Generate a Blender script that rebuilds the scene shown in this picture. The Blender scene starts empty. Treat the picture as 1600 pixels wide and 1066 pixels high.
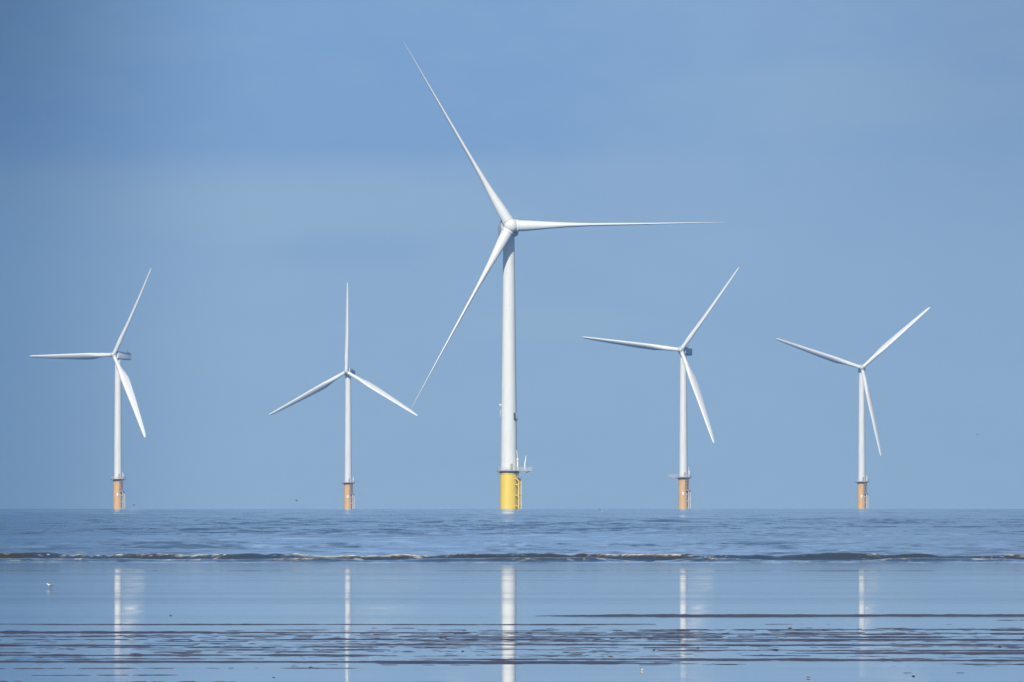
import bpy, bmesh, math, random
import numpy as np
from mathutils import Vector, Matrix

random.seed(7)
R_ = math.radians
sc = bpy.context.scene
COL = sc.collection

# ---------------------------------------------------------------- camera
CAM_H = 1.6            # eye height above the wet sand
FPX = 24000.0          # focal length in pixels of a 1600 px wide frame (540 mm lens)
EYE = 781.0            # photo row of true eye level
EARTH = 7.4e6          # effective earth radius

def sag(y):
    """drop of the sea surface with distance"""
    return -np.maximum(np.asarray(y, float) - 384.0, 0.0) ** 2 / (2 * EARTH)

cd = bpy.data.cameras.new('camera')
cd.lens = FPX / 1600 * 36.0
cd.sensor_width = 36.0
cd.clip_start = 1.0
cd.clip_end = 60000.0
cam = bpy.data.objects.new('camera', cd)
cam.location = (0, 0, CAM_H)
cam.rotation_euler = (R_(90) + math.atan((EYE - 533.0) / FPX), 0, 0)
COL.objects.link(cam)
sc.camera = cam

def at(px, py, d):
    return Vector(((px - 800.0) / FPX * d, d, CAM_H + (EYE - py) / FPX * d))

def row_dist(py):
    return CAM_H * FPX / (py - EYE)

# ---------------------------------------------------------------- materials
def new_mat(name):
    m = bpy.data.materials.new(name)
    m.use_nodes = True
    return m, m.node_tree, m.node_tree.nodes['Principled BSDF']

def paint(name, col, rough=0.45, dirt=(0.35, 0.34, 0.3), amount=0.1, scale=(1.2, 1.2, 0.12), metallic=0.0):
    m, nt, b = new_mat(name)
    tc = nt.nodes.new('ShaderNodeTexCoord')
    mp = nt.nodes.new('ShaderNodeMapping'); mp.inputs['Scale'].default_value = scale
    n = nt.nodes.new('ShaderNodeTexNoise'); n.inputs['Scale'].default_value = 1.0
    n.inputs['Detail'].default_value = 6; n.inputs['Roughness'].default_value = 0.6
    r = nt.nodes.new('ShaderNodeMapRange')
    r.inputs['From Min'].default_value = 0.42; r.inputs['From Max'].default_value = 0.75
    r.inputs['To Min'].default_value = 0.0; r.inputs['To Max'].default_value = amount
    mx = nt.nodes.new('ShaderNodeMix'); mx.data_type = 'RGBA'
    mx.inputs['A'].default_value = (*col, 1); mx.inputs['B'].default_value = (*dirt, 1)
    nt.links.new(tc.outputs['Object'], mp.inputs['Vector'])
    nt.links.new(mp.outputs['Vector'], n.inputs['Vector'])
    nt.links.new(n.outputs['Fac'], r.inputs['Value'])
    nt.links.new(r.outputs['Result'], mx.inputs['Factor'])
    nt.links.new(mx.outputs['Result'], b.inputs['Base Color'])
    b.inputs['Roughness'].default_value = rough
    b.inputs['Metallic'].default_value = metallic
    return m

M = {}
M['white'] = paint('turbine_white_paint', (0.80, 0.80, 0.76), 0.4, (0.42, 0.41, 0.34), 0.22)
M['blade'] = paint('blade_white_gelcoat', (0.80, 0.80, 0.77), 0.35, (0.55, 0.55, 0.5), 0.06, (0.4, 0.4, 0.4))
M['grey_white'] = paint('turbine_light_grey_paint', (0.62, 0.63, 0.62), 0.45, (0.4, 0.4, 0.38), 0.1)
M['far_nacelle'] = paint('nacelle_grey_paint', (0.46, 0.50, 0.54), 0.5, (0.3, 0.3, 0.3), 0.2)
M['yellow'] = paint('transition_yellow_paint', (0.90, 0.65, 0.09), 0.5, (0.5, 0.36, 0.14), 0.25, (0.5, 0.5, 0.08))
M['orange'] = paint('faded_orange_yellow_paint', (0.78, 0.47, 0.17), 0.6, (0.42, 0.26, 0.16), 0.5, (0.5, 0.5, 0.12))
M['steel'] = paint('galvanised_steel', (0.42, 0.43, 0.44), 0.5, (0.22, 0.2, 0.18), 0.4, (1, 1, 1))
M['pale_steel'] = paint('pale_painted_steel', (0.66, 0.66, 0.64), 0.5, (0.4, 0.36, 0.3), 0.3, (1, 1, 1))
M['rust_steel'] = paint('weathered_pinkish_steel', (0.50, 0.40, 0.37), 0.6, (0.3, 0.2, 0.16), 0.5, (1, 1, 1))
M['lit_nacelle'] = paint('nacelle_grey_paint_lit', (0.66, 0.70, 0.74), 0.5, (0.5, 0.5, 0.5), 0.15)  # paler copy of the nacelle grey: sunlit side put into the colour
M['dark'] = paint('dark_grey_housing', (0.07, 0.08, 0.10), 0.5, (0.03, 0.03, 0.03), 0.3, (2, 2, 2))
M['sign'] = paint('white_sign_plate', (0.85, 0.84, 0.78), 0.4, (0.6, 0.55, 0.45), 0.15, (1, 1, 1))

# ---------------------------------------------------------------- object helpers
def thing(name, loc, label, cat, group=None):
    o = bpy.data.objects.new(name, None)
    o.empty_display_size = 2
    o.location = loc
    COL.objects.link(o)
    o['label'] = label; o['category'] = cat
    if group: o['group'] = group
    return o

def part(name, bm, mat, parent, loc=(0, 0, 0), smooth=True, label=None):
    me = bpy.data.meshes.new(name)
    bmesh.ops.recalc_face_normals(bm, faces=bm.faces[:])
    bm.to_mesh(me); bm.free()
    me.materials.append(mat)
    if smooth:
        me.shade_smooth()
        me.set_sharp_from_angle(angle=R_(38))
    o = bpy.data.objects.new(name, me)
    COL.objects.link(o)
    if parent is not None:
        o.parent = parent
    o.location = loc
    if label: o['label'] = label
    return o

def ring(bm, c, ax1, ax2, r1, r2, n):
    return [bm.verts.new(c + ax1 * (r1 * math.cos(2 * math.pi * i / n)) + ax2 * (r2 * math.sin(2 * math.pi * i / n))) for i in range(n)]

def bridge(bm, a, b):
    n = len(a)
    for i in range(n):
        bm.faces.new((a[i], a[(i + 1) % n], b[(i + 1) % n], b[i]))

def frame_of(d):
    d = d.normalized()
    u = d.orthogonal().normalized()
    return u, d.cross(u).normalized()

def tube(bm, p0, p1, r0, r1=None, n=10, caps=True):
    p0 = Vector(p0); p1 = Vector(p1)
    r1 = r0 if r1 is None else r1
    u, v = frame_of(p1 - p0)
    a = ring(bm, p0, u, v, r0, r0, n); b = ring(bm, p1, u, v, r1, r1, n)
    bridge(bm, a, b)
    if caps:
        bm.faces.new(a[::-1]); bm.faces.new(b)

def path_tube(bm, pts, r, n=8):
    for a, b in zip(pts[:-1], pts[1:]):
        tube(bm, a, b, r, r, n)

def lathe(bm, c, axis, prof, n=32):
    """prof: (distance along axis, radius)"""
    axis = axis.normalized(); u, v = frame_of(axis)
    prev = None; first = None
    for d, r in prof:
        cur = ring(bm, c + axis * d, u, v, r, r, n)
        if prev: bridge(bm, prev, cur)
        else: first = cur
        prev = cur
    bm.faces.new(first[::-1]); bm.faces.new(prev)

def box(bm, c, size, rot=None, bevel=0.0, seg=2):
    g = bmesh.ops.create_cube(bm, size=1.0)
    vs = g['verts']
    mat = Matrix.Translation(Vector(c)) @ (rot.to_4x4() if rot else Matrix.Identity(4)) @ Matrix.Diagonal((*size, 1))
    bmesh.ops.transform(bm, matrix=mat, verts=vs)
    if bevel:
        es = list({e for v in vs for e in v.link_edges})
        bmesh.ops.bevel(bm, geom=es, offset=bevel, segments=seg, affect='EDGES', profile=0.5)

# ---------------------------------------------------------------- blade
def lerp_tab(tab, s, k):
    for a, b in zip(tab[:-1], tab[1:]):
        if s <= b[0]:
            t = (s - a[0]) / (b[0] - a[0])
            t = t * t * (3 - 2 * t) if k == 'smooth' else t
            return [x + (y - x) * t for x, y in zip(a[1:], b[1:])]
    return list(tab[-1][1:])

BIG_TAB = [(0, 4.3, 4.3, 1.0), (0.04, 4.3, 4.1, 1.0), (0.10, 4.4, 3.4, 0.8), (0.18, 5.0, 2.45, 0.35), (0.24, 5.1, 1.9, 0.12), (0.34, 4.4, 1.25, 0.0),
           (0.48, 3.7, 1.02, 0.0), (0.62, 2.9, 0.72, 0.0), (0.78, 2.0, 0.46, 0), (0.9, 1.4, 0.30, 0), (0.97, 0.9, 0.18, 0), (1.0, 0.25, 0.06, 0)]
SMALL_TAB = [(0, 2.1, 2.1, 1.0), (0.05, 2.1, 2.05, 1.0), (0.12, 2.6, 1.95, 0.7), (0.20, 3.8, 1.65, 0.25), (0.26, 4.3, 1.4, 0.08), (0.34, 4.0, 1.12, 0.0),
             (0.48, 3.5, 0.95, 0.0), (0.62, 2.9, 0.8, 0.0), (0.78, 2.3, 0.62, 0), (0.9, 1.75, 0.5, 0), (0.97, 1.3, 0.42, 0), (1.0, 0.7, 0.3, 0)]

SMALL_TAB = [(a, c * (1.0 if a < 0.1 else 1.12), t * (1.0 if a < 0.1 else 1.28), r) for a, c, t, r in SMALL_TAB]

def section(chord, thick, round_, n):
    """closed loop in (chordwise, thickness) coordinates"""
    pts = []
    for i in range(n):
        th = 2 * math.pi * i / n
        cx, cy = math.cos(th), math.sin(th)
        # airfoil: x 0 (nose) .. 1 (tail)
        x = 0.5 * (1 + cx)
        yt = 5 * (0.2969 * math.sqrt(max(x, 0)) - 0.1260 * x - 0.3516 * x * x + 0.2843 * x ** 3 - 0.1036 * x ** 4)
        y = yt * (1 if cy >= 0 else -1) + 0.06 * math.sin(math.pi * x)
        ax, ay = (x - 0.32) * chord, y * thick
        px_, py_ = cx * thick * 0.5, cy * thick * 0.5
        pts.append((ax * (1 - round_) + px_ * round_, ay * (1 - round_) + py_ * round_))
    return pts

def blade_bm(r0, L, tab, radial, tang, n, pitch, twist, cone, bend):
    bm = bmesh.new(); prev = None; N = 28
    for k in range(61):
        s = k / 60.0
        s = s if s < 0.97 else s
        chord, thick, rnd = lerp_tab(tab, s, 'lin')
        r = r0 + (L - r0) * s
        off = cone * r + bend * s * s
        b = pitch + twist * (1 - s) ** 1.6
        cdir = tang * math.cos(b) - n * math.sin(b)
        tdir = radial.cross(cdir).normalized()
        c = radial * r + n * off
        cur = [bm.verts.new(c + cdir * x + tdir * y) for x, y in section(chord, thick, rnd, N)]
        if prev: bridge(bm, prev, cur)
        else: bm.faces.new(cur[::-1])
        prev = cur
    bm.faces.new(prev)
    return bm

# ---------------------------------------------------------------- wind turbine
def turbine(spec):
    big = spec['big']
    D = spec['D']
    zs = float(sag(D))
    X = (spec['base_x'] - 800.0) / FPX * D
    t = thing('wind_turbine', (X, D, zs), spec['label'], 'wind turbine', 'offshore wind turbines standing in the sea')
    hub_h = CAM_H + (EYE - spec['hub_y']) / FPX * D - zs
    psi = R_(spec['yaw']); tilt = R_(5)
    n = Vector((math.sin(psi) * math.cos(tilt), -math.cos(psi) * math.cos(tilt), math.sin(tilt)))
    nh = Vector((n.x, n.y, 0)).normalized()
    e1 = Vector((math.cos(psi), math.sin(psi), 0))
    e2 = e1.cross(n)
    if e2.z < 0: e2 = -e2
    over = spec['over']
    hub = nh * over + Vector((0, 0, hub_h))
    rt, rb, rp = spec['r_top'], spec['r_bot'], spec['r_tp']
    plat = spec['plat']                         # platform height above the sea
    # tower
    bm = bmesh.new()
    top = hub_h - (3.9 if big else 2.15)
    prof = []
    for i in range(25):
        f = i / 24.0
        prof.append((plat + 0.3 + (top - plat - 0.3) * f, rb + (rt - rb) * (f ** 1.15)))
    lathe(bm, Vector((0, 0, 0)), Vector((0, 0, 1)), prof, 48)
    tower = part('tower', bm, M['white'], t)
    # flange rings on the tower
    for f in (0.0, 0.34, 0.68):
        bm = bmesh.new()
        z = plat + 0.35 + (top - plat) * f
        r = rb + (rt - rb) * (f ** 1.15)
        lathe(bm, Vector((0, 0, z)), Vector((0, 0, 1)), [(0, r + 0.03), (0.22, r + 0.03)], 48)
        part('flange', bm, M['white'], tower)
    # door on the tower above the platform
    dirc = Vector((math.sin(R_(18)), -math.cos(R_(18)), 0)); side = Vector((0, 0, 1)).cross(dirc)
    rot = Matrix((side, dirc, Vector((0, 0, 1)))).transposed()
    bm = bmesh.new()
    box(bm, dirc * (rb + 0.02) + Vector((0, 0, plat + 1.7)), (1.0, 0.22, 2.2), rot, 0.08)
    part('door', bm, M['steel'], tower)
    # transition piece
    bm = bmesh.new()
    lathe(bm, Vector((0, 0, 0)), Vector((0, 0, 1)), [(-2.5, rp), (plat - 1.3, rp), (plat - 1.25, rp + 0.12), (plat - 0.7, rp + 0.12), (plat - 0.65, rp)], 48)
    tp = part('transition_piece', bm, spec['tp_mat'], t)
    bm = bmesh.new()
    lathe(bm, Vector((0, 0, 0)), Vector((0, 0, 1)), [(plat - 0.64, rp + 0.06), (plat - 0.02, rp + 0.06)], 48)
    part('top_flange', bm, M['steel'], tp)
    # waterline fouling
    bm = bmesh.new()
    lathe(bm, Vector((0, 0, 0)), Vector((0, 0, 1)), [(-2.4, rp + 0.04), (1.1, rp + 0.04)], 48)
    part('waterline_band', bm, spec['tp_mat'], tp)
    # platform deck with optional extension
    pr = spec['r_plat']
    bm = bmesh.new()
    lathe(bm, Vector((0, 0, 0)), Vector((0, 0, 1)), [(plat, pr), (plat + 0.28, pr)], 48)
    ext = spec.get('ext')
    if ext:
        sgn, length = ext
        box(bm, Vector((sgn * (pr + length / 2 - 0.5), -0.5, plat + 0.145)), (length + 1.0, 4.4 if big else 3.0, 0.27))
        for dy in (-1.6, 0.6):
            tube(bm, (sgn * (rp - 0.1), dy, plat - 2.6), (sgn * (pr + length * 0.75), dy, plat), 0.12)
    # radial beams below the deck
    for k in range(12):
        a = 2 * math.pi * k / 12
        d = Vector((math.cos(a), math.sin(a), 0))
        tube(bm, d * (rp - 0.05) + Vector((0, 0, plat - 0.9)), d * (pr - 0.1) + Vector((0, 0, plat - 0.05)), 0.09, n=6)
    deck = part('platform', bm, spec['deck_mat'], t, smooth=False)
    # railing
    bm = bmesh.new()
    def rail(p, q):
        L = (q - p).length; m = max(1, round(L / 1.2))
        for k in range(m + 1):
            c = p + (q - p) * (k / m)
            tube(bm, c, c + Vector((0, 0, 1.15)), 0.055, n=6)
        for h in (0.12, 0.6, 1.15):
            tube(bm, p + Vector((0, 0, h)), q + Vector((0, 0, h)), 0.05 if h < 1 else 0.065, n=6)
    pz = plat + 0.28; K = 24
    for k in range(K):
        a0 = 2 * math.pi * k / K; a1 = 2 * math.pi * (k + 1) / K
        am = (a0 + a1) / 2
        if ext and math.cos(am) * ext[0] > 0.88: continue
        rr = pr - 0.12
        rail(Vector((rr * math.cos(a0), rr * math.sin(a0), pz)), Vector((rr * math.cos(a1), rr * math.sin(a1), pz)))
    if ext:
        sgn, length = ext; w = 2.1 if big else 1.4
        x0 = sgn * (pr - 0.7); x1 = sgn * (pr + length - 0.1)
        rail(Vector((x0, -0.5 - w, pz)), Vector((x1, -0.5 - w, pz)))
        rail(Vector((x1, -0.5 - w, pz)), Vector((x1, -0.5 + w, pz)))
        rail(Vector((x0, -0.5 + w, pz)), Vector((x1, -0.5 + w, pz)))
        if big:   # open lattice on the lay-down area
            for k in range(5):
                xa = x0 + (x1 - x0) * k / 5; xb = x0 + (x1 - x0) * (k + 1) / 5
                tube(bm, (xa, -0.5 - w, pz), (xb, -0.5 - w, pz + 1.15), 0.05, n=6)
                tube(bm, (xb, -0.5 - w, pz), (xa, -0.5 - w, pz + 1.15), 0.05, n=6)
    part('railing', bm, M['pale_steel'], deck, smooth=False)
    # boat landing: two fender tubes with a ladder, on the right side
    az = R_(spec['land_az'])                    # from the shore side towards the right
    d = Vector((math.sin(az), -math.cos(az), 0)); s = Vector((d.y, -d.x, 0)) * -1
    hl = spec['land_h']; off = rp + (1.6 if big else 1.2); hw = 0.95
    bm = bmesh.new()
    for k in (-1, 1):
        c = d * off + s * (hw * k)
        fr = 0.26 if big else 0.24
        tube(bm, c + Vector((0, 0, -1.5)), c + Vector((0, 0, hl)), fr, n=12)
        path_tube(bm, [c + Vector((0, 0, hl)), c - d * 0.7 + Vector((0, 0, hl + 0.9)), d * rp * 0.96 + s * (hw * k) + Vector((0, 0, hl + 1.1))], fr * 0.9)
        for z in (1.2, hl * 0.5, hl * 0.88):
            tube(bm, d * (rp * 0.9) + s * (hw * k) + Vector((0, 0, z)), c + Vector((0, 0, z)), fr * 0.75)
    part('boat_landing', bm, M['yellow'] if big else M['pale_steel'], tp)
    bm = bmesh.new()
    for k in (-1, 1):
        c = d * (off - 0.6) + s * (0.32 * k)
        tube(bm, c + Vector((0, 0, -1.0)), c + Vector((0, 0, hl + 0.6)), 0.06, n=6)
        c2 = d * (rp + 0.55) + s * (0.32 * k)
        tube(bm, c2 + Vector((0, 0, hl + 0.6)), c2 + Vector((0, 0, plat + 1.2)), 0.07, n=6)
    z = 0.0
    while z < plat:
        base = d * (off - 0.6) if z < hl + 0.6 else d * (rp + 0.55)
        tube(bm, base - s * 0.32 + Vector((0, 0, z)), base + s * 0.32 + Vector((0, 0, z)), 0.035, n=6)
        z += 0.35
    box(bm, d * (rp + 0.9) + Vector((0, 0, hl + 1.35)), (2.4, 2.0, 0.14), Matrix((s, d, Vector((0, 0, 1)))).transposed())
    part('ladder', bm, M['steel'] if big else M['pale_steel'], tp, smooth=False)
    # cable guide tubes
    bm = bmesh.new()
    for da in ((12, 24) if big else (-20, 32)):
        a = az + R_(da if big else da - 8)
        dd = Vector((math.sin(a), -math.cos(a), 0)) * (rp + 0.25)
        tube(bm, dd + Vector((0, 0, -2)), dd + Vector((0, 0, plat - 0.1)), 0.16, n=8)
    part('cable_tube', bm, M['steel'] if big else M['rust_steel'], tp)
    # identification plate (too far away to read)
    if not big:
        a = R_(-4)
        dd = Vector((math.sin(a), -math.cos(a), 0)); ss = Vector((0, 0, 1)).cross(dd)
        rot = Matrix((ss, dd, Vector((0, 0, 1)))).transposed()
        bm = bmesh.new()
        box(bm, dd * (rp + 0.14) + Vector((0, 0, plat * 0.50)), (1.0, 0.1, 1.7), rot, 0.03)
        part('sign_plate', bm, M['sign'], tp)
        # equipment cage hanging below the deck on the right
        bm = bmesh.new()
        a = R_(38); dd = Vector((math.sin(a), -math.cos(a), 0)); ss = Vector((0, 0, 1)).cross(dd)
        rot = Matrix((ss, dd, Vector((0, 0, 1)))).transposed()
        for xx in (-1.0, -0.33, 0.33, 1.0):
            for yy in (0.25, 1.15):
                c = dd * (rp + yy) + ss * xx
                tube(bm, c + Vector((0, 0, plat * 0.60)), c + Vector((0, 0, plat - 0.05)), 0.07, n=6)
        for zz in (plat * 0.60, plat * 0.70, plat * 0.8, plat * 0.9):
            box(bm, dd * (rp + 0.7) + Vector((0, 0, zz)), (2.2, 1.0, 0.12), rot)
        part('ladder_cage', bm, M['rust_steel'], tp, smooth=False)
    # davit crane(s)
    for (dx, dy, h, kind) in spec['davits']:
        bm = bmesh.new(); b0 = Vector((dx, dy, pz))
        if kind == 'post':
            tube(bm, b0, b0 + Vector((0, 0, h * 0.52)), 0.42, 0.34, n=14)
            tube(bm, b0 + Vector((0, 0, h * 0.52)), b0 + Vector((-0.05, 0, h * 0.60)), 0.5, 0.4, n=14)
            tube(bm, b0 + Vector((-0.05, 0, h * 0.6)), b0 + Vector((-0.35, 0, h)), 0.16, 0.12, n=10)
        else:
            tube(bm, b0, b0 + Vector((0, 0, h * 0.45)), 0.36, 0.33, n=14)
            tube(bm, b0 + Vector((0, 0, h * 0.45)), b0 + Vector((0.28, 0, h * 0.72)), 0.33, 0.24, n=14)
            tube(bm, b0 + Vector((0.28, 0, h * 0.72)), b0 + Vector((0.42, 0, h)), 0.24, 0.14, n=14)
            tube(bm, b0 + Vector((0.42, 0, h)), b0 + Vector((0.75, -1.2, h + 0.1)), 0.14, 0.1, n=10)
        part('davit_crane', bm, M['sign'], t)
    if big:
        # marker lamp and equipment boxes half way down the tower
        def tw_r(z): return rb + (rt - rb) * (((z - plat) / (top - plat)) ** 1.15)
        z1 = (EYE - 633) / FPX * D + CAM_H - zs
        z2 = (EYE - 646) / FPX * D + CAM_H - zs
        z3 = (EYE - 651) / FPX * D + CAM_H - zs
        bm = bmesh.new(); r = tw_r(z1)
        bmesh.ops.create_uvsphere(bm, u_segments=16, v_segments=10, radius=0.42, matrix=Matrix.Translation((-r - 0.5, -0.6, z1)))
        tube(bm, (-r + 0.1, -0.5, z1 - 0.4), (-r - 0.5, -0.6, z1 - 0.4), 0.12)
        part('marker_lamp', bm, M['sign'], tower)
        bm = bmesh.new(); r = tw_r(z2)
        box(bm, (-r - 0.35, -0.4, z2), (0.35, 1.2, 2.6), None, 0.06)
        tube(bm, (-r + 0.1, -0.4, z2 + 0.9), (-r - 0.4, -0.4, z2 + 1.2), 0.1)
        part('equipment_box', bm, M['far_nacelle'], tower)
        bm = bmesh.new(); a = R_(52); r = tw_r(z3)
        dd = Vector((math.sin(a), -math.cos(a), 0)); ss = Vector((0, 0, 1)).cross(dd)
        rot = Matrix((ss, dd, Vector((0, 0, 1)))).transposed()
        box(bm, dd * (r + 0.25) - ss * 0.55 + Vector((0, 0, z3 + 0.2)), (0.5, 0.7, 2.6), rot, 0.05)
        box(bm, dd * (r + 0.25) + ss * 0.25 + Vector((0, 0, z3 - 1.25)), (1.4, 0.7, 0.35), rot, 0.05)
        part('equipment_box', bm, M['dark'], tower)
        bm = bmesh.new()
        box(bm, dd * (r + 0.3) + ss * 0.35 + Vector((0, 0, z3 + 0.2)), (1.1, 0.6, 2.2), rot, 0.05)
        part('equipment_box', bm, M['grey_white'], tower)
    # nacelle
    side = Vector((0, 0, 1)).cross(n).normalized(); up = n.cross(side)
    rotn = Matrix((side, n, up)).transposed()
    nl, nw, nhh = spec['nac']
    back = 2.6 if big else 1.5
    bm = bmesh.new()
    c = hub - n * (back + nl / 2) + up * (-0.3 if big else 0.1)
    box(bm, c, (nw, nl, nhh), rotn, 0.9 if big else 0.45, 3)
    for v in bm.verts:                          # taper towards the tail
        q = (v.co - c).dot(n)
        f = 1.0 - 0.14 * max(0.0, -q / (nl / 2))
        loc = v.co - c - n * q
        v.co = c + n * q + loc * f
    nac = part('nacelle', bm, M['grey_white'] if big else spec.get('nac_mat', M['far_nacelle']), t)
    bm = bmesh.new()
    tube(bm, Vector((0, 0, top - 0.05)), Vector((0, 0, top + (1.0 if big else 0.6))), rt + 0.15, rt + 0.35, n=32)
    part('yaw_ring', bm, M['grey_white'] if big else spec.get('nac_mat', M['far_nacelle']), nac)
    bm = bmesh.new()
    cb = hub - n * (back + nl * 0.86) + up * (nhh / 2 + 0.1)
    if big:
        box(bm, cb + up * 0.2, (nw * 0.6, 1.4, 0.7), rotn, 0.15)
        part('cooler', bm, M['grey_white'], nac)
        for k in (-1, 1):
            bm = bmesh.new()
            q = hub - n * (back + 1.2) + side * (k * nw * 0.36) + up * (nhh / 2 - 0.5)
            tube(bm, q, q + up * 2.0, 0.09); tube(bm, q + up * 1.6 - side * 0.5, q + up * 1.6 + side * 0.5, 0.06)
            part('wind_vane', bm, M['steel'], nac)
        # bevelled steel collar on the nacelle front, behind the hub
        bm = bmesh.new()
        box(bm, hub - n * (back + 0.2) - side * (nw * 0.0), (nw * 0.82, 0.7, nhh * 0.82), rotn, 0.25)
        part('front_collar', bm, M['steel'], nac)
    else:
        box(bm, cb, (nw * 0.7, 1.6, 0.5), rotn, 0.1)
        part('cooler', bm, spec.get('nac_mat', M['far_nacelle']), nac)
        bm = bmesh.new()
        q = cb + up * 0.2
        tube(bm, q, q + up * 1.3, 0.07); tube(bm, q + up * 1.0 - side * 0.5, q + up * 1.0 + side * 0.5, 0.06)
        part('wind_vane', bm, M['dark'], nac)
    # hub with blade collars
    bm = bmesh.new()
    if big:
        lathe(bm, hub, n, [(-2.9, 2.3), (-2.3, 2.7), (0.6, 2.75), (1.7, 2.5), (2.5, 1.9), (2.95, 1.1), (3.1, 0.2)], 40)
    else:
        lathe(bm, hub, n, [(-1.6, 1.2), (-1.2, 1.35), (0.5, 1.4), (1.3, 1.15), (1.8, 0.7), (2.0, 0.15)], 32)
    hubo = part('hub', bm, M['white'] if big else M['grey_white'], t)
    rr0 = 2.9 if big else 1.6
    bm = bmesh.new()
    for k in range(3):
        a = R_(spec['rot'] + 120 * k)
        rad = e1 * math.cos(a) + e2 * math.sin(a)
        rc = 2.3 if big else 1.15
        tube(bm, hub + rad * (rr0 * 0.35), hub + rad * (rr0 - 0.02), rc, rc, n=36)
        tube(bm, hub + rad * (rr0 - 0.5), hub + rad * (rr0 - 0.1), rc + 0.12, rc + 0.12, n=36)
    part('blade_collar', bm, M['white'] if big else M['grey_white'], hubo)
    # blades
    for k in range(3):
        a = R_(spec['rot'] + 120 * k)
        rad = e1 * math.cos(a) + e2 * math.sin(a)
        tan = -e1 * math.sin(a) + e2 * math.cos(a)
        bmb = blade_bm(rr0, spec['L'], BIG_TAB if big else SMALL_TAB, rad, tan, n, R_(spec['pitch']),
                       R_(spec['twist']), math.tan(R_(2.5)), spec['bend'])
        part('blade', bmb, M['blade'], t, loc=hub)
    return t

far = dict(big=False, over=4.0, r_top=1.7, r_bot=2.15, r_tp=2.5, plat=17.2, r_plat=4.2, tp_mat=M['orange'], deck_mat=M['rust_steel'],
           land_az=62, land_h=9.5, nac=(12.5, 4.0, 4.1), L=53.5, twist=12, bend=1.6)
specs = [
    dict(far, D=8390, base_x=184.3, hub_y=554.5, yaw=-35, rot=61, pitch=38, bend=2.4, nac_mat=M['lit_nacelle'], davits=[(2.9, -2.2, 3.6, 'post')],
         label='far left turbine with one blade level to the left and a pale nacelle'),
    dict(far, D=9257, base_x=544.0, hub_y=581.0, yaw=-15, rot=89.5, pitch=42, davits=[(3.2, -1.6, 3.2, 'post')],
         label='smaller turbine with one blade straight up, second from the left, beside the big turbine'),
    dict(far, D=8025, base_x=1067.8, hub_y=547.0, yaw=-19, rot=53, pitch=48, bend=2.2, ext=(-1, 3.8), davits=[(3.0, -2.0, 5.0, 'post')],
         label='turbine just right of the big one with dark nacelle and a platform jutting out left'),
    dict(far, D=9042, base_x=1346.6, hub_y=575.0, yaw=1, rot=41.5, pitch=42, davits=[(3.0, -2.2, 3.6, 'post')],
         label='rightmost turbine on an orange base with its two upper blades spread in a wide V'),
    dict(big=True, D=5875, base_x=795.2, hub_y=353.5, yaw=7, rot=0.6, pitch=88, twist=2, bend=3.4, over=6.0,
         r_top=2.15, r_bot=3.15, r_tp=3.4, plat=14.6, r_plat=4.6, ext=(1, 4.4), tp_mat=M['yellow'], deck_mat=M['steel'],
         land_az=58, land_h=10.6, nac=(14.5, 6.6, 6.4), L=82.0,
         davits=[(3.35, -2.6, 7.6, 'post'), (6.1, -1.6, 5.6, 'jib')],
         label='largest and nearest turbine in the centre on a bright yellow base'),
]
for s in specs:
    turbine(s)

# ---------------------------------------------------------------- numpy noise and grids
def vnoise(x, y, seed):
    rng = np.random.RandomState(seed)
    T = rng.rand(256, 256)
    xi = np.floor(x).astype(np.int64); yi = np.floor(y).astype(np.int64)
    xf = x - xi; yf = y - yi
    u = xf * xf * xf * (xf * (xf * 6 - 15) + 10); v = yf * yf * yf * (yf * (yf * 6 - 15) + 10)
    a = T[xi & 255, yi & 255]; b = T[(xi + 1) & 255, yi & 255]
    c = T[xi & 255, (yi + 1) & 255]; d = T[(xi + 1) & 255, (yi + 1) & 255]
    return (a * (1 - u) + b * u) * (1 - v) + (c * (1 - u) + d * u) * v * 1.0

def sn(x, y, seed):
    return vnoise(x, y, seed) * 2 - 1

def fbm(x, y, seed, oct=4, gain=0.5):
    s = 0; a = 1.0; t = 0
    for k in range(oct):
        s = s + a * sn(x * 2 ** k + 17.3 * k, y * 2 ** k + 9.1 * k, seed + k); t += a; a *= gain
    return s / t

def grid_obj(name, X, Y, Z, mat, attrs=None, smooth=True):
    ny, nx = X.shape
    co = np.stack([X, Y, Z], -1).reshape(-1, 3).astype(np.float32)
    i = np.arange(ny * nx).reshape(ny, nx)
    q = np.stack([i[:-1, :-1], i[:-1, 1:], i[1:, 1:], i[1:, :-1]], -1).reshape(-1, 4).astype(np.int32)
    me = bpy.data.meshes.new(name)
    me.vertices.add(len(co)); me.vertices.foreach_set('co', co.ravel())
    me.loops.add(q.size); me.loops.foreach_set('vertex_index', q.ravel())
    me.polygons.add(len(q)); me.polygons.foreach_set('loop_start', np.arange(0, q.size, 4, dtype=np.int32))
    me.update(calc_edges=True)
    if smooth: me.shade_smooth()
    for k, v in (attrs or {}).items():
        at_ = me.attributes.new(k, 'FLOAT', 'POINT'); at_.data.foreach_set('value', v.ravel().astype(np.float32))
    me.materials.append(mat)
    o = bpy.data.objects.new(name, me); COL.objects.link(o)
    o['kind'] = 'structure'
    return o

def fan(rows, ncol, inner=1.25, edge=1650.0, nout=14):
    u = np.linspace(-inner, inner, ncol)
    t = np.linspace(0, 1, nout + 1)[1:] ** 2.2
    Y = np.asarray(rows)[:, None]
    half = np.maximum(Y, 60.0) / 30.0
    mid = u[None, :] * half
    right = half * inner + (edge - half * inner) * t[None, :]
    X = np.concatenate([-right[:, ::-1], mid, right], 1)
    return X, np.broadcast_to(Y, X.shape).copy()

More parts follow.
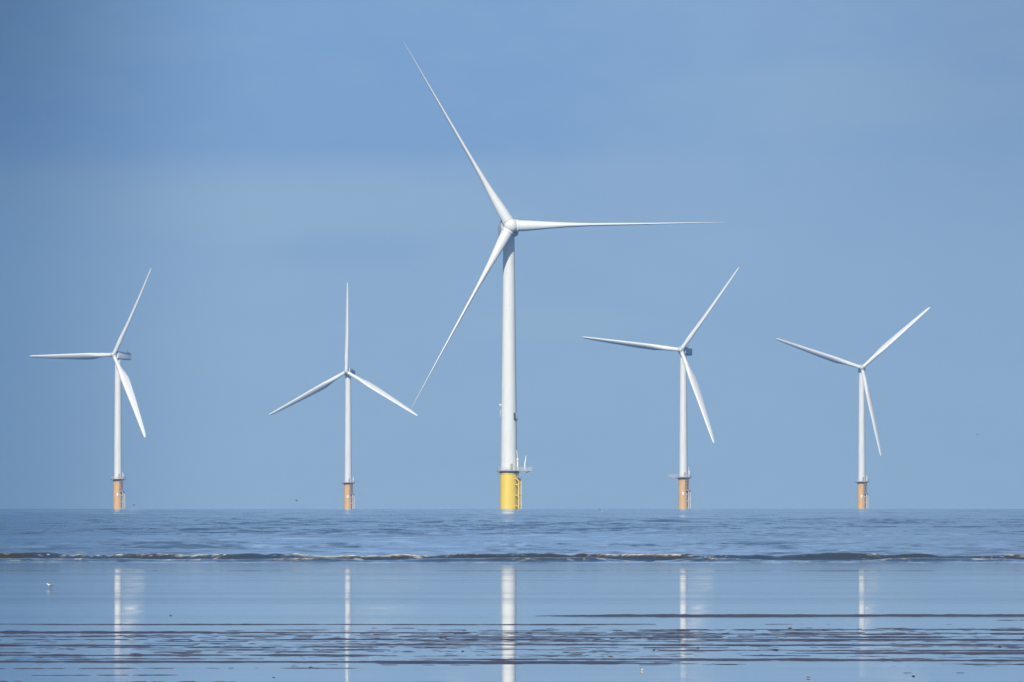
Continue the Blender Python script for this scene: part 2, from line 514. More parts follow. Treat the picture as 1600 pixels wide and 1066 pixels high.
# ---- wet sand
def row_y(py): return row_dist(py)
rows = np.concatenate([np.linspace(-60, 100, 12), np.arange(110, 131, 3.0), np.arange(131.2, 222, 0.11), np.arange(225.5, 388, 2.5)])
X, Y = fan(rows, 620, 1.3)
base = -0.03 + 0.006 * sn(X / 40, Y / 25, 3)
Z = base.copy()
rid = np.zeros_like(Z)
rs = np.random.RandomState(21)
RY = Y[:, 0].copy()
def add_ridge(py, x0, x1, hpx, wpx, seed, broken=0.35):
    """a low sand bar at the distance of photo row py, between photo columns x0 and x1"""
    y0 = row_y(py); k = y0 / FPX; pm = y0 / (py - EYE)
    xa = (x0 - 800) * k; xb = (x1 - 800) * k
    H = hpx * k; w = wpx * pm
    i0, i1 = np.searchsorted(RY, [y0 - 0.9 * pm - 4 * w, y0 + 0.9 * pm + 4 * w])
    if i1 <= i0: return
    Xs, Ys = X[i0:i1], Y[i0:i1]
    yc = y0 + 0.66 * sn(Xs / 2.6, 0 * Xs, seed) * pm
    env = 1 / (1 + np.exp(np.clip(-(Xs - xa) / 0.35, -50, 50))) * 1 / (1 + np.exp(np.clip((Xs - xb) / 0.35, -50, 50)))
    am = 1 - broken + broken * fbm(Xs / 0.9, Ys / 0.8, seed + 50, 4, 0.6) * 1.6 + 0.40 * fbm(Xs / 0.16, Ys / 0.5, seed + 60, 2, 0.6)
    rid[i0:i1] = np.maximum(rid[i0:i1], env * H * am * np.exp(-((Ys - yc) / w) ** 2))
F = -400; E_ = 2400
bars = [(962.5, 905, E_, 2.6, 1.6, .12), (963.5, 1000, 1380, 1.0, 1.6, .2), (975.5, 20, 1010, 1.4, 0.9, .22), (975, F, 100, .9, .8, .5),
        (969, 1500, E_, 0.9, .8, .4), (976, 1060, 1560, .8, .8, .8),
        (984.5, 330, 900, .8, .9, .9), (984, 1180, E_, 1.2, .9, .5), (982, 820, 1180, 1.0, .9, .9),
        (987.5, F, 420, 2.6, 1.3, .3), (988.5, 420, 820, 1.5, 1.3, .7), (990.5, 700, E_, 1.5, 1.0, .4),
        (995, F, 900, 1.8, 1.6, .7), (996, 880, E_, 1.5, 1.4, .7), (1001, 780, E_, 1.2, .9, .5), (1000, F, 480, 1.3, 1.0, .6),
        (1008.5, F, 330, 2.2, 1.6, .5), (1008, 500, E_, 2.2, 1.2, .35), (1011, 60, 700, 1.8, 1.8, .7), (1012.5, 560, 1400, 1.4, 1.2, .8),
        (1016, 300, 900, 1.6, 1.6, .8), (1019.5, F, 560, 1.4, .9, .5), (1017, 1000, E_, 1.8, 1.8, .6), (1021, 1300, E_, 2.8, 2.4, .4),
        (1024.5, F, 600, 2.6, 1.6, .4), (1025.5, 560, 1180, 1.4, 1.2, .7), (1024, 1020, 1400, 1.6, 1.6, .6),
        (1030, F, 560, 2.0, 1.8, .6), (1030, 700, 1450, 2.6, 2.2, .4), (1034.5, F, 1000, 3.0, 2.0, .35), (1032.5, 1080, E_, 2.4, 1.6, .4),
        (1037, 420, 1180, 1.8, 1.2, .5), (1040.5, F, 760, 1.0, .9, .7), (1038.5, 1500, E_, 1.6, 1.0, .5),
        (1044.5, F, 620, 1.3, 1.0, .5), (1043, 900, E_, .8, .8, .6), (1055, F, 420, 1.3, .9, .45), (1053.5, 1180, E_, .9, .8, .5),
        (1065.0, F, 360, 1.6, 1.2, .5), (1066.0, 640, 850, 3.2, 1.8, .9), (1067.5, 980, 1250, 2.0, 1.6, .6), (1067, F, E_, 1.0, 1.4, .8)]
for j, (py, x0, x1, hp, wp, br) in enumerate(bars):
    add_ridge(py, x0, x1, hp * (0.95 if 978 < py < 1045 else 0.95), wp * 0.5, 100 + j * 3, br)
# small sand ripples sprinkled through the barred zone
zone = np.exp(-((Y - row_y(1012)) / 17.0) ** 4)
cover = -0.17 + 0.26 * fbm(X / 2.6, Y / 2.4, 430, 3) + 0.20 * sn(X / 9, Y / 1.5, 440)
cover = cover - 0.35 * np.clip((row_y(978) - 0 - Y) / -6, 0, 1)
rip = np.clip(0.6 * fbm(X / 0.30, Y / 0.30, 400, 3, 0.7) + 0.5 * sn(X / 0.9, Y / 0.27, 450) + cover, 0, 1) * 0.010 * zone
rq = random.Random(5)
for j in range(190):
    py = rq.choice((rq.uniform(981, 1003), rq.uniform(1005, 1022), rq.uniform(1022, 1041)))
    xa = rq.uniform(-300, 1500); 
    add_ridge(py, xa, xa + rq.uniform(350, 1600), rq.uniform(0.4, 0.95), rq.uniform(0.25, 0.45), 300 + j * 2, rq.uniform(0.2, 0.85))
for j in range(30):
    xa = rq.uniform(-300, 1500)
    add_ridge(rq.uniform(1043, 1066), xa, xa + rq.uniform(200, 900), rq.uniform(0.3, 0.7), rq.uniform(0.22, 0.5), 900 + j * 2, rq.uniform(0.5, 1.0))
rid = np.maximum(rid, rip)
k_ = np.clip(rid / 0.004, 0, 1)
Z = base * (1 - k_) + (rid - 0.0015) * k_
Z += k_ * 0.0012 * sn(X / 0.07, Y / 0.16, 77)
Z = np.where(Y > 384, -0.03 - (Y - 384) * 0.05, Z)
m, nt, b = new_mat('wet_sand')
tc = nt.nodes.new('ShaderNodeTexCoord'); no = nt.nodes.new('ShaderNodeTexNoise')
no.inputs['Scale'].default_value = 3.0; no.inputs['Detail'].default_value = 8
cr = nt.nodes.new('ShaderNodeValToRGB')
cr.color_ramp.elements[0].color = (0.022, 0.014, 0.028, 1); cr.color_ramp.elements[0].position = 0.3
cr.color_ramp.elements[1].color = (0.070, 0.048, 0.070, 1); cr.color_ramp.elements[1].position = 0.75
nt.links.new(tc.outputs['Object'], no.inputs['Vector']); nt.links.new(no.outputs['Fac'], cr.inputs['Fac'])
nt.links.new(cr.outputs['Color'], b.inputs['Base Color'])
b.inputs['Roughness'].default_value = 0.45; b.inputs['IOR'].default_value = 1.33
grid_obj('wet_sand', X, Y, Z, m)

# ---- thin film of tide water lying on the sand
rows = np.concatenate([np.linspace(-60, 100, 12), np.arange(104, 384.3, 0.7), [384.4]])
X, Y = fan(rows, 60, 1.3)
Z = 0.0085 * sn(X / 160, Y / 13, 11) * np.clip((Y - 215) / 30, 0.12, 1) + 0.0009 * sn(X / 30, Y / 4.2, 12) + 0.00025 * sn(X / 2.5, Y / 1.7, 13)
Z *= np.clip((384 - Y) / 6, 0.0, 1)
Z += 0.00027 * np.clip(Y - 338, 0, 50) * np.clip((Y - 338) / 20, 0, 1)
matte = np.interp(Y, [100, 300, 345, 375, 385], [0.032, 0.038, 0.046, 0.074, 0.085]) * (1 + 0.55 * sn(X / 70, Y / 9.0, 90) * np.clip((Y - 190) / 60, 0.3, 1) + 0.35 * sn(X / 20, Y / 2.6, 91))
m, nt, b = new_mat('tide_film')
b.inputs['Base Color'].default_value = (0.06, 0.07, 0.10, 1)
fa_ = nt.nodes.new('ShaderNodeAttribute'); fa_.attribute_name = 'matte'; nt.links.new(fa_.outputs['Fac'], b.inputs['Roughness'])
b.inputs['IOR'].default_value = 1.45
grid_obj('shallow_water', X, Y, Z, m, {'matte': matte})

# ---- sea with real waves, breaker at its near edge
rl = list(np.arange(384.0, 388.0, 0.11)) + list(np.arange(388.05, 393.5, 0.065)) + list(np.arange(393.6, 402.0, 0.14)); y = rl[-1]
while y < 10350:
    y += 0.42 if y < 700 else 0.42 * (y / 700.0) ** 2 if y < 4900 else 150.0
    rl.append(y)
rows = np.array(rl)
X, Y = fan(rows, 560, 1.25)
dy = np.gradient(rows)[:, None]
Z = np.zeros_like(X)
for lx, ly, amp, sd in ((0.45, 0.9, 0.014, 30), (1.1, 0.95, 0.016, 31), (2.0, 1.9, 0.026, 32), (4.0, 4.5, 0.034, 33), (10, 11, 0.04, 34), (30, 26, 0.05, 35), (90, 60, 0.055, 36)):
    wgt = np.clip(ly / (2.2 * dy) - 0.4, 0, 1)
    Z += wgt * amp * sn(X / lx + 3.1, Y / ly, sd)
patch = 0.75 + 0.45 * sn(X / 60, Y / 45, 40)
calm = np.clip((Y - 393) / 30, 0.12, 1.0)
Z *= calm * patch
sg = sag(Y)
# breaker
cx = X
yc = 391.0 + 1.0 * sn(cx / 5.0, 0 * cx, 51) + 0.45 * sn(cx / 1.3, 0 * cx, 52)
hh = 0.195 + 0.036 * sn(cx / 2.1, 0 * cx, 53) + 0.03 * sn(cx / 0.7, 0 * cx, 54) + 0.018 * sn(cx / 0.25, 0 * cx, 154)
dfy = Y - yc
prof = np.where(dfy < 0, np.exp(-(dfy / 0.5) ** 2), np.exp(-(dfy / 2.6) ** 2))
yc2 = 388.3 + 0.9 * sn(cx / 3.4, 0 * cx, 55)
h2 = 0.075 + 0.05 * sn(cx / 1.7, 0 * cx, 56)
d2 = Y - yc2
prof2 = np.where(d2 < 0, np.exp(-(d2 / 0.45) ** 2), np.exp(-(d2 / 1.0) ** 2))
yc3 = 385.6 + 0.4 * sn(cx / 4.0, 0 * cx, 57)
prof3 = np.exp(-((Y - yc3) / 0.5) ** 2)
chop = 0.016 * fbm(cx / 0.35, Y / 0.5, 58, 3, 0.6) * np.clip((396 - Y) / 3, 0, 1) * np.clip((Y - 384.3) / 1.5, 0, 1)
brk = np.maximum(np.maximum(hh * prof, h2 * prof2), 0.03 * prof3 * (0.6 + 0.4 * sn(cx / 0.8, 0 * cx, 59)))
brk = np.clip(brk, 0, 1)
Zs = Z + brk + chop
edge = np.clip((Y - 384.0) / 0.25, 0, 1)
Z = sg + (Zs + 0.02) * edge + 0.0 * Y
Z[0, :] = -0.02
fo_n = fbm(cx / 1.6, 0 * cx + 3.3, 61, 3, 0.55)
fo_f = fbm(cx / 0.13, Y / 0.12, 64, 3, 0.7)
left = 0.30 * np.clip(-cx / 6, 0, 1) * (cx > -11.5)
foam = np.clip((fo_n + 0.8 * fo_f + left - 0.20) * 3, 0, 1) * np.exp(-((dfy + 0.08 + 0.12 * fo_f) / 0.12) ** 2)
fo2 = fbm(cx / 1.1, 0 * cx + 7.7, 67, 3, 0.6)
foam2 = np.clip((fo2 + 0.5 * fo_f - 0.22) * 4, 0, 1) * np.exp(-((d2 + 0.1) / 0.2) ** 2)
sparse = np.clip((fbm(cx / 0.5, Y / 0.4, 70, 3, 0.6) - 0.45) * 6, 0, 1) * (Y < 391) * 0.5
foam = np.clip(np.maximum(np.maximum(foam, foam2 * 0.9), sparse), 0, 1)
silt = np.clip(brk / 0.12, 0, 1) * np.clip(0.8 + 0.5 * sn(cx / 1.9, Y / 2.0, 71), 0, 1) * (Y < 396)
def lodn(tab, seed):
    t_ = 0
    for i_, (lx, ly, am_) in enumerate(tab):
        t_ = t_ + am_ * np.clip(ly / (2.0 * dy) - 0.4, 0, 1) * sn(X / lx, Y / ly, seed + i_)
    return t_
wind = np.interp(Y + 25 * sn(X / 22, Y / 60, 80), [384, 400, 520, 590, 650, 720, 1050, 1400, 2000, 2800, 3600],
                 [0.12, 0.14, 0.17, 0.10, 0.11, 0.21, 0.20, 0.15, 0.115, 0.10, 0.10])
wind = wind * np.clip(1 + 1.3 * lodn(((0.28, 2.2, .55), (0.6, 5, .6), (1.5, 14, .55), (4, 40, .4), (16, 130, .35)), 82), 0.45, 2.2)
m, nt, b = new_mat('sea_water')
fa = nt.nodes.new('ShaderNodeAttribute'); fa.attribute_name = 'foam'
sa = nt.nodes.new('ShaderNodeAttribute'); sa.attribute_name = 'silt'
mx = nt.nodes.new('ShaderNodeMix'); mx.data_type = 'RGBA'
mx.inputs['A'].default_value = (0.025, 0.075, 0.160, 1); mx.inputs['B'].default_value = (0.050, 0.044, 0.028, 1)
mx2 = nt.nodes.new('ShaderNodeMix'); mx2.data_type = 'RGBA'; mx2.inputs['B'].default_value = (0.72, 0.70, 0.66, 1)
wa = nt.nodes.new('ShaderNodeAttribute'); wa.attribute_name = 'wind'
mr = nt.nodes.new('ShaderNodeMapRange'); nt.links.new(wa.outputs['Fac'], mr.inputs['To Min']); mr.inputs['To Max'].default_value = 0.8
nt.links.new(sa.outputs['Fac'], mx.inputs['Factor']); nt.links.new(mx.outputs['Result'], mx2.inputs['A'])
nt.links.new(fa.outputs['Fac'], mx2.inputs['Factor']); nt.links.new(mx2.outputs['Result'], b.inputs['Base Color'])
nt.links.new(fa.outputs['Fac'], mr.inputs['Value']); nt.links.new(mr.outputs['Result'], b.inputs['Roughness'])
b.inputs['IOR'].default_value = 1.33
grid_obj('sea', X, Y, Z, m, {'foam': foam, 'silt': silt, 'wind': wind})

# ---------------------------------------------------------------- small things on the flats and birds
M['stone'] = paint('dark_wet_stone', (0.035, 0.03, 0.03), 0.35, (0.08, 0.06, 0.05), 0.6, (40, 40, 40))
M['brown_stone'] = paint('brown_wet_stone', (0.10, 0.065, 0.045), 0.4, (0.04, 0.03, 0.025), 0.6, (40, 40, 40))
M['shell'] = paint('pale_seashell', (0.74, 0.66, 0.46), 0.4, (0.4, 0.3, 0.18), 0.6, (60, 60, 60))
M['pink_shell'] = paint('pinkish_seashell', (0.52, 0.36, 0.32), 0.4, (0.3, 0.2, 0.18), 0.6, (60, 60, 60))
M['plumage'] = paint('white_plumage', (0.82, 0.82, 0.80), 0.7, (0.6, 0.6, 0.58), 0.2, (30, 30, 30))
M['grey_plumage'] = paint('grey_brown_plumage', (0.16, 0.15, 0.15), 0.7, (0.08, 0.07, 0.07), 0.4, (30, 30, 30))
M['dark_plumage'] = paint('dark_plumage', (0.03, 0.03, 0.035), 0.7, (0.06, 0.05, 0.05), 0.3, (30, 30, 30))
M['bill'] = paint('dark_bill', (0.02, 0.018, 0.015), 0.5, (0.05, 0.04, 0.03), 0.3, (30, 30, 30))

def pebble(name, px, py, w, h, mat, label, cat, seed, tiltx=0.0, group=None):
    d = row_dist(py); k = d / FPX
    rr = random.Random(seed)
    bm = bmesh.new()
    bmesh.ops.create_icosphere(bm, subdivisions=3, radius=1.0)
    ph = [rr.uniform(0, 6.28) for _ in range(6)]
    for v in bm.verts:
        c = v.co
        f = 1 + 0.16 * math.sin(2.3 * c.x + ph[0]) + 0.12 * math.sin(3.1 * c.y + ph[1]) + 0.10 * math.sin(4.3 * c.z + ph[2]) + 0.06 * math.sin(7 * c.x + ph[3])
        v.co = Vector((c.x * w * k * 0.42 * f, c.y * w * k * 0.4 * f, c.z * h * k * 0.30 * f))
    bmesh.ops.rotate(bm, verts=bm.verts[:], matrix=Matrix.Rotation(tiltx, 3, 'Y'))
    o = part(name, bm, mat, None, loc=((px - 800) * k, d, h * k * 0.12))
    o['label'] = label; o['category'] = cat
    if group: o['group'] = group
    return o

def shell(px, py, w, h, mat, label, seed, lean):
    """an open cockle shell: a fan-shaped ribbed cup standing on its hinge"""
    d = row_dist(py); k = d / FPX
    bm = bmesh.new(); NR, NA = 7, 22; outer = []; inner = []
    for side_ in (0, 1):
        g = []
        for i in range(NR + 1):
            r = i / NR; row = []
            for j in range(NA + 1):
                a = R_(-78 + 156 * j / NA)
                rib = 1 + 0.035 * math.cos(j * math.pi)
                x = math.sin(a) * r * 0.5 * w * k * rib; z = math.cos(a * 0.9) * r * h * k * rib
                dome = math.sin(math.pi * min(1, r)) * 0.28 * h * k * math.cos(a * 0.8)
                row.append(bm.verts.new((x, dome + (0.002 if side_ else 0.0), z)))
            g.append(row)
        for i in range(NR):
            for j in range(NA):
                if i == 0:
                    continue
                bm.faces.new((g[i][j], g[i][j + 1], g[i + 1][j + 1], g[i + 1][j]))
        if side_ == 0: outer = g
        else: inner = g
    for j in range(NA):
        bm.faces.new((outer[NR][j], outer[NR][j + 1], inner[NR][j + 1], inner[NR][j]))
    bmesh.ops.rotate(bm, verts=bm.verts[:], matrix=Matrix.Rotation(lean, 3, 'X'))
    o = part('seashell', bm, mat, None, loc=((px - 800) * k, d, 0.001))
    o['label'] = label; o['category'] = 'seashell'; o['group'] = 'shells lying on the wet sand'
    return o

pg = 'stones lying on the wet sand'
pebble('pebble', 485, 1043.5, 8, 4, M['stone'], 'small black stone in the clear water left of the second reflection', 'stone', 1, 0.1, pg)
pebble('pebble', 1211, 1016, 11, 4.5, M['stone'], 'flat dark stone among the sand streaks, widest stone on the flats', 'stone', 2, 0.0, pg)
pebble('pebble', 1234, 982, 8, 3.5, M['brown_stone'], 'dark lump of stone on the upper sand streaks, right of the fourth reflection', 'stone', 3, 0, pg)
pebble('pebble', 1427, 1057, 6, 3.5, M['stone'], 'little dark stone near the bottom edge, below right of the last reflection', 'stone', 4, 0, pg)
pebble('pebble', 1091, 1012.5, 6, 4, M['brown_stone'], 'brown stone just right of the fourth turbine reflection', 'stone', 5, 0.2, pg)
pebble('pebble', 954, 1026, 8, 4, M['brown_stone'], 'rounded brown stone on the lower streaks between the big and fourth reflections', 'stone', 6, 0, pg)
pebble('pebble', 1022, 1015.5, 5, 3.5, M['stone'], 'tiny dark stone left of the fourth turbine reflection', 'stone', 7, 0, pg)
pebble('pebble', 723, 1018, 6, 3, M['stone'], 'small dark stone just left of the big white reflection', 'stone', 8, 0, pg)
pebble('pebble', 1562, 1011, 6, 4, M['stone'], 'dark stone on the streaks at the far right', 'stone', 9, 0, pg)
pebble('pebble', 428, 1059, 5, 2.5, M['brown_stone'], 'small flat brown stone near the bottom left of the flats', 'stone', 10, 0, pg)
pebble('pebble', 267, 962, 4, 2.5, M['brown_stone'], 'tiny brown speck of stone on the smooth water right of the first reflection', 'stone', 11, 0, pg)
shell(1003, 1048, 4.5, 5.5, M['shell'], 'pale yellow shell standing upright near the bottom edge', 1, R_(20))
shell(1263, 1060, 7, 3.5, M['pink_shell'], 'pinkish shell lying near the bottom edge to the right', 2, R_(40))

def bird(px, py, d, wpx, pose, label, body='plumage', wing='grey_plumage', head='plumage', zoff=0.0, face=1):
    """pose: stand, swim or fly; one lofted body from bill base to tail with wings, bill and legs as children"""
    L = wpx / FPX * d * (1.0 if pose == 'stand' else 0.8)
    loc = at(px, py, d)
    o = thing('bird', loc, label, 'bird', 'birds along the shore')
    bm = bmesh.new(); prev = None
    #        x (head + .. tail -), z, half height, half width
    st = [(0.42, 0.33, 0.012, 0.01), (0.40, 0.335, 0.05, 0.045), (0.34, 0.345, 0.075, 0.065), (0.27, 0.32, 0.07, 0.065), (0.22, 0.26, 0.075, 0.07),
          (0.14, 0.20, 0.115, 0.11), (0.0, 0.17, 0.145, 0.14), (-0.14, 0.17, 0.125, 0.12), (-0.28, 0.19, 0.075, 0.08), (-0.38, 0.205, 0.035, 0.055), (-0.5, 0.21, 0.012, 0.05)]
    if pose == 'fly':
        st = [(x, 0.17 + (z - 0.17) * 0.3, a, c) for x, z, a, c in st]
    if pose == 'swim':
        st = [(x, z - 0.09, a, c) for x, z, a, c in st]
    for x, z, a, c in st:
        cur = ring(bm, Vector((x * L * face, 0, z * L)), Vector((0, 1, 0)), Vector((0, 0, 1)), c * L, a * L, 14)
        if prev: bridge(bm, prev, cur)
        else: bm.faces.new(cur[::-1])
        prev = cur
    bm.faces.new(prev)
    part('body', bm, M[body], o)
    zc = st[2][1]
    bm = bmesh.new()
    tube(bm, (0.40 * L * face, 0, (zc - 0.005) * L), (0.56 * L * face, 0, (zc - 0.03) * L), 0.022 * L, 0.006 * L, 8)
    part('bill', bm, M['bill'], o)
    zb = st[6][1]
    for sg_ in (-1, 1):
        bm = bmesh.new()
        if pose == 'fly':
            pr_ = [(0.10, 0, 0.22, 0.02), (0.55, 0.20, 0.2, 0.018), (1.1, 0.13, 0.06, 0.008)]
            pv = None
            for y_, z_, ch, th in pr_:
                cur = [bm.verts.new((face * L * cx_, sg_ * y_ * L * 0.8 , (zb + 0.05 + z_) * L + tz_ * L)) for cx_, tz_ in
                       ((ch * 0.5 - y_ * 0.12, 0), (0.0 - y_ * 0.12, th), (-ch * 0.6 - y_ * 0.12, 0), (0.0 - y_ * 0.12, -th))]
                if pv: bridge(bm, pv, cur)
                else: bm.faces.new(cur[::-1])
                pv = cur
            bm.faces.new(pv)
        else:
            pv = None
            for x, z, a, c in ((0.14, 0.02, 0.02, 0.02), (0.05, 0.03, 0.09, 0.03), (-0.12, 0.03, 0.10, 0.03), (-0.3, 0.035, 0.05, 0.022), (-0.52, 0.04, 0.008, 0.01)):
                cur = ring(bm, Vector((x * L * face, sg_ * (0.12 if x > -0.2 else 0.07) * L, (zb + z) * L)), Vector((0, 1, 0)), Vector((0, 0, 1)), c * L, a * L, 10)
                if pv: bridge(bm, pv, cur)
                else: bm.faces.new(cur[::-1])
                pv = cur
            bm.faces.new(pv)
        part('wing', bm, M[wing], o)
    if pose == 'stand':
        for sg_ in (-1, 1):
            bm = bmesh.new()
            path_tube(bm, [Vector((0.0, sg_ * 0.05 * L, 0.06 * L)), Vector((-0.03 * L * face, sg_ * 0.05 * L, -0.06 * L)), Vector((0.0, sg_ * 0.05 * L, -0.17 * L))], 0.012 * L, 6)
            for ta in (-0.5, 0, 0.5):
                tube(bm, (0, sg_ * 0.05 * L, -0.168 * L), (0.08 * L * face * math.cos(ta), sg_ * 0.05 * L + 0.08 * L * math.sin(ta), -0.172 * L), 0.009 * L, 0.005 * L, 5)
            part('leg', bm, M['bill'], o)
    return o

def sea_dist(py):
    a = (py - EYE) / FPX
    # solve CAM_H/D + (D-384)^2/(2 EARTH D) = a by iteration
    lo, hi = 384.0, 4700.0
    f = lambda D: (CAM_H + (D - 384) ** 2 / (2 * EARTH)) / D
    for _ in range(60):
        mid_ = (lo + hi) / 2
        if f(mid_) > a: lo = mid_
        else: hi = mid_
    return lo

db = row_dist(920.0)
b_ = bird(78.5, 920.0 - 2.8, db, 13.5, 'stand', 'small white and grey wader standing in the shallow water at the left', face=-1)
for px, py, w, pose, lab, col in ((282, 803.0, 5, 'swim', 'white gull afloat near the horizon between the two left turbines', 'plumage'),
                                  (942, 800.6, 5, 'swim', 'white gull afloat near the horizon right of the big turbine', 'plumage'),
                                  (1181, 801.0, 5, 'swim', 'white gull afloat near the horizon between the two right turbines', 'plumage'),
                                  (188, 799.6, 5, 'swim', 'dark seabird afloat right below the far left turbine', 'dark_plumage'),
                                  (274, 800.4, 4, 'swim', 'dark seabird afloat beside the white gull at the left', 'dark_plumage'),
                                  (1017, 803.0, 4, 'swim', 'dark seabird afloat left of the fourth turbine', 'dark_plumage')):
    d_ = sea_dist(py)
    bird(px, py - 0.3, d_, w, pose, lab, body=col, wing='grey_plumage' if col == 'plumage' else col, face=random.choice((-1, 1)))
bird(209.5, 790, 1500, 5, 'fly', 'dark bird flying low right of the far left turbine base', body='dark_plumage', wing='dark_plumage')
bird(463, 783, 1700, 6, 'fly', 'dark bird gliding low left of the second turbine', body='dark_plumage', wing='dark_plumage', face=-1)
bird(937, 796.5, 1500, 4, 'fly', 'dark bird skimming the horizon right of the big turbine', body='dark_plumage', wing='dark_plumage')
bird(1527, 680, 1900, 4, 'fly', 'dark bird high in the sky right of the rightmost turbine', body='dark_plumage', wing='dark_plumage')

# ---------------------------------------------------------------- haze
HAZE = 3.4e-5
bm = bmesh.new()
box(bm, (0, 5250, 91.0), (3400, 10700, 202.0))
hz = part('haze', bm, bpy.data.materials.new('haze_air'), None, smooth=False)
hz['kind'] = 'stuff'
hm = hz.data.materials[0]; hm.use_nodes = True; nt = hm.node_tree; nt.nodes.clear()
out = nt.nodes.new('ShaderNodeOutputMaterial'); pv = nt.nodes.new('ShaderNodeVolumePrincipled')
pv.inputs['Color'].default_value = (0.26, 0.56, 1.0, 1); pv.inputs['Density'].default_value = HAZE
pv.inputs['Anisotropy'].default_value = 0.0
nt.links.new(pv.outputs['Volume'], out.inputs['Volume'])

# ---------------------------------------------------------------- light
SUN_EL, SUN_AZ = 35.0, 195.0      # degrees; azimuth clockwise from +Y (view direction): behind and left of the camera
sdir = Vector((math.sin(R_(SUN_AZ)) * math.cos(R_(SUN_EL)), math.cos(R_(SUN_AZ)) * math.cos(R_(SUN_EL)), math.sin(R_(SUN_EL))))
ld = bpy.data.lights.new('sun', 'SUN'); ld.energy = 4.4; ld.angle = R_(0.53); ld.color = (1.0, 0.955, 0.865)
lo = bpy.data.objects.new('sun', ld); COL.objects.link(lo)
lo.rotation_euler = sdir.to_track_quat('Z', 'Y').to_euler()
lo.location = (0, 0, 300)

w = bpy.data.worlds.new('World'); sc.world = w; w.use_nodes = True
nt = w.node_tree; nt.nodes.clear(); N = nt.nodes; Lk = nt.links.new
wo = N.new('ShaderNodeOutputWorld')
sky = N.new('ShaderNodeTexSky'); sky.sky_type = 'NISHITA'; sky.sun_disc = False
sky.sun_elevation = R_(SUN_EL); sky.sun_rotation = R_(SUN_AZ); sky.air_density = 1.0; sky.dust_density = 0.4; sky.ozone_density = 2.0
bg = N.new('ShaderNodeBackground'); bg.inputs['Strength'].default_value = 0.09
Lk(sky.outputs['Color'], bg.inputs['Color'])
tc = N.new('ShaderNodeTexCoord'); sp = N.new('ShaderNodeSeparateXYZ'); Lk(tc.outputs['Generated'], sp.inputs['Vector'])
def math_(op, a, b=None, c=None):
    n_ = N.new('ShaderNodeMath'); n_.operation = op
    for i_, v_ in enumerate((a, b, c)):
        if v_ is None: continue
        if isinstance(v_, (int, float)): n_.inputs[i_].default_value = v_
        else: Lk(v_, n_.inputs[i_])
    return n_.outputs[0]
def mrange(v, a, b, c, d, smooth=True):
    n_ = N.new('ShaderNodeMapRange'); n_.interpolation_type = 'SMOOTHSTEP' if smooth else 'LINEAR'
    Lk(v, n_.inputs['Value'])
    for nm, x_ in zip(('From Min', 'From Max', 'To Min', 'To Max'), (a, b, c, d)): n_.inputs[nm].default_value = x_
    return n_.outputs['Result']
def mixc(f, a, b, blend='MIX'):
    n_ = N.new('ShaderNodeMix'); n_.data_type = 'RGBA'; n_.blend_type = blend
    if isinstance(f, (int, float)): n_.inputs['Factor'].default_value = f
    else: Lk(f, n_.inputs['Factor'])
    for nm, x_ in (('A', a), ('B', b)):
        if isinstance(x_, tuple): n_.inputs[nm].default_value = (*x_, 1)
        else: Lk(x_, n_.inputs[nm])
    return n_.outputs['Result']
sx, sz = sp.outputs['X'], sp.outputs['Z']
# low hazy bank of blue-grey cloud: colour by height above the horizon
low = (0.320, 0.473, 0.650); mid = (0.312, 0.467, 0.664); topc = (0.264, 0.414, 0.650)
c1 = mixc(mrange(sz, 0.0, 0.017, 0, 1), low, mid)
c2 = mixc(mrange(sz, 0.0135, 0.029, 0, 1), c1, topc)
# soft cloud streaks
def noise_(scx, scz, off, det=4, rough=0.5):
    mp = N.new('ShaderNodeMapping'); mp.inputs['Scale'].default_value = (scx, 1.0, scz); mp.inputs['Location'].default_value = off
    Lk(tc.outputs['Generated'], mp.inputs['Vector'])
    n_ = N.new('ShaderNodeTexNoise'); n_.inputs['Scale'].default_value = 1.0; n_.inputs['Detail'].default_value = det; n_.inputs['Roughness'].default_value = rough
    Lk(mp.outputs['Vector'], n_.inputs['Vector'])
    return n_.outputs['Fac']
n1 = noise_(38, 120, (3.0, 0, 1.3))
c3 = mixc(mrange(n1, 0.48, 0.78, 0, 0.35), c2, (0.360, 0.510, 0.650))
n2 = noise_(30, 140, (9.0, 0, 5.3))
c4 = mixc(mrange(n2, 0.5, 0.8, 0, 0.45), c3, (0.262, 0.42, 0.612))
def blob(cx_, cy_, rx, ry, warp):
    """a soft cloud patch centred where photo pixel (cx, cy) looks"""
    X0 = (cx_ - 800) / FPX; Z0 = (EYE - cy_) / FPX
    nx_ = math_('MULTIPLY_ADD', noise_(60, 160, (warp, 0, warp)), 0.9, -0.45)
    dx = math_('ADD', math_('DIVIDE', math_('SUBTRACT', sx, X0), rx / FPX), nx_)
    dz = math_('ADD', math_('DIVIDE', math_('SUBTRACT', sz, Z0), ry / FPX), nx_)
    r2 = math_('ADD', math_('MULTIPLY', dx, dx), math_('MULTIPLY', dz, dz))
    return mrange(r2, 0.0, 1.6, 1, 0)
zw = math_('ADD', sz, math_('MULTIPLY_ADD', noise_(45, 90, (5.0, 0, 2.0)), 0.003, -0.0015))
ledge = math_('MULTIPLY', mrange(zw, 0.0212, 0.0232, 0, 1), mrange(sx, -0.006, 0.024, 0.75, 0.12))
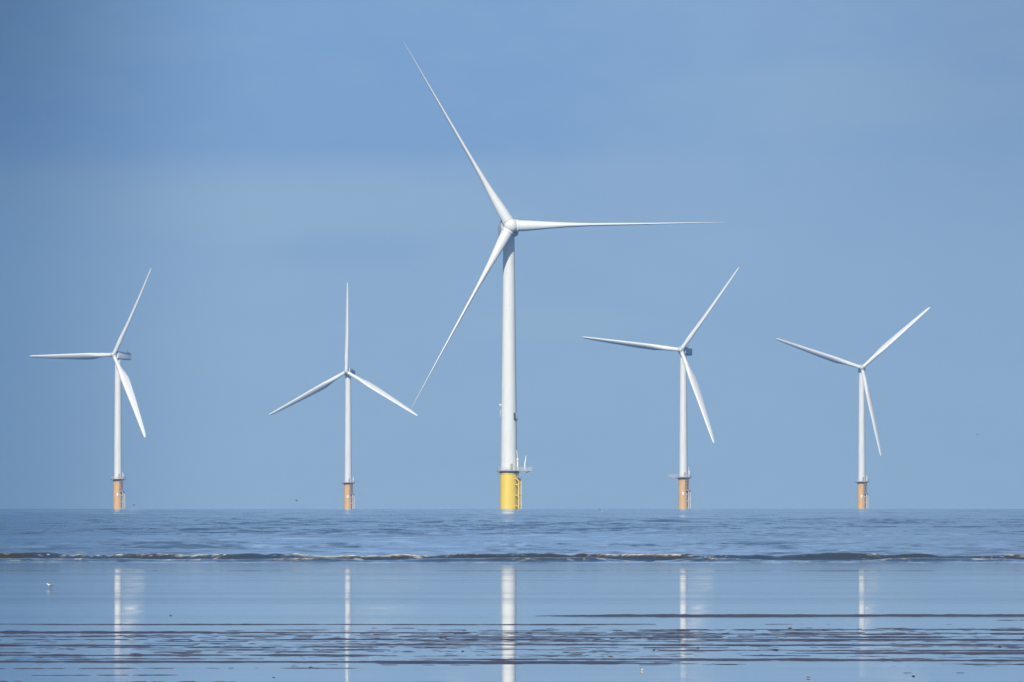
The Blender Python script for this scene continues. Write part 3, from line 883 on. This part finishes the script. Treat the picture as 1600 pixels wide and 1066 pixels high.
c4 = mixc(ledge, c4, (0.205, 0.370, 0.635))
mott = noise_(170, 420, (1.0, 0, 7.0), 5, 0.6)
c4 = mixc(mrange(mott, 0.35, 0.7, 0, 0.16), c4, (0.34, 0.50, 0.68))
c5 = mixc(math_('MULTIPLY', blob(500, 325, 330, 55, 2.0), 0.40), c4, (0.365, 0.515, 0.652))
c6 = mixc(math_('MULTIPLY', blob(540, 392, 130, 30, 6.0), 0.42), c5, (0.258, 0.418, 0.620))
c7 = mixc(math_('MULTIPLY', blob(860, 508, 150, 28, 9.0), 0.5), c6, (0.352, 0.505, 0.645))
c8 = mixc(math_('MULTIPLY', blob(1340, 150, 260, 60, 4.0), 0.35), c7, (0.322, 0.486, 0.655))
c8 = mixc(mrange(sz, 0.033, 0.085, 0, 1), c8, (0.40, 0.59, 0.90))
# the bank is duller towards the left, and a little towards the far right top
lf = mrange(sx, -0.037, -0.016, 0.0, 1.0)
c8 = mixc(lf, mixc(1.0, c8, (0.50, 0.575, 0.66), 'MULTIPLY'), c8)
rt_ = math_('SUBTRACT', 1.0, math_('MULTIPLY', mrange(sx, 0.012, 0.036, 0, 0.16), mrange(sz, 0.01, 0.032, 0.25, 1)))
tl = math_('SUBTRACT', 1.0, math_('MULTIPLY', mrange(sx, -0.036, -0.012, 1, 0), mrange(sz, 0.012, 0.034, 0, 0.25)))
br = math_('MULTIPLY', rt_, tl)
hb = N.new('ShaderNodeBackground'); Lk(c8, hb.inputs['Color']); Lk(br, hb.inputs['Strength'])
ms = N.new('ShaderNodeMixShader')
Lk(mrange(sz, 0.05, 0.30, 1, 0), ms.inputs['Fac']); Lk(bg.outputs[0], ms.inputs[1]); Lk(hb.outputs[0], ms.inputs[2])
Lk(ms.outputs[0], wo.inputs['Surface'])

vs = sc.view_settings
sc.display_settings.display_device = 'sRGB'
vs.view_transform = 'Standard'; vs.look = 'None'; vs.exposure = 0.0; vs.gamma = 1.0; vs.use_curve_mapping = False
sc.cycles.max_bounces = 6
sc.cycles.filter_width = 1.5
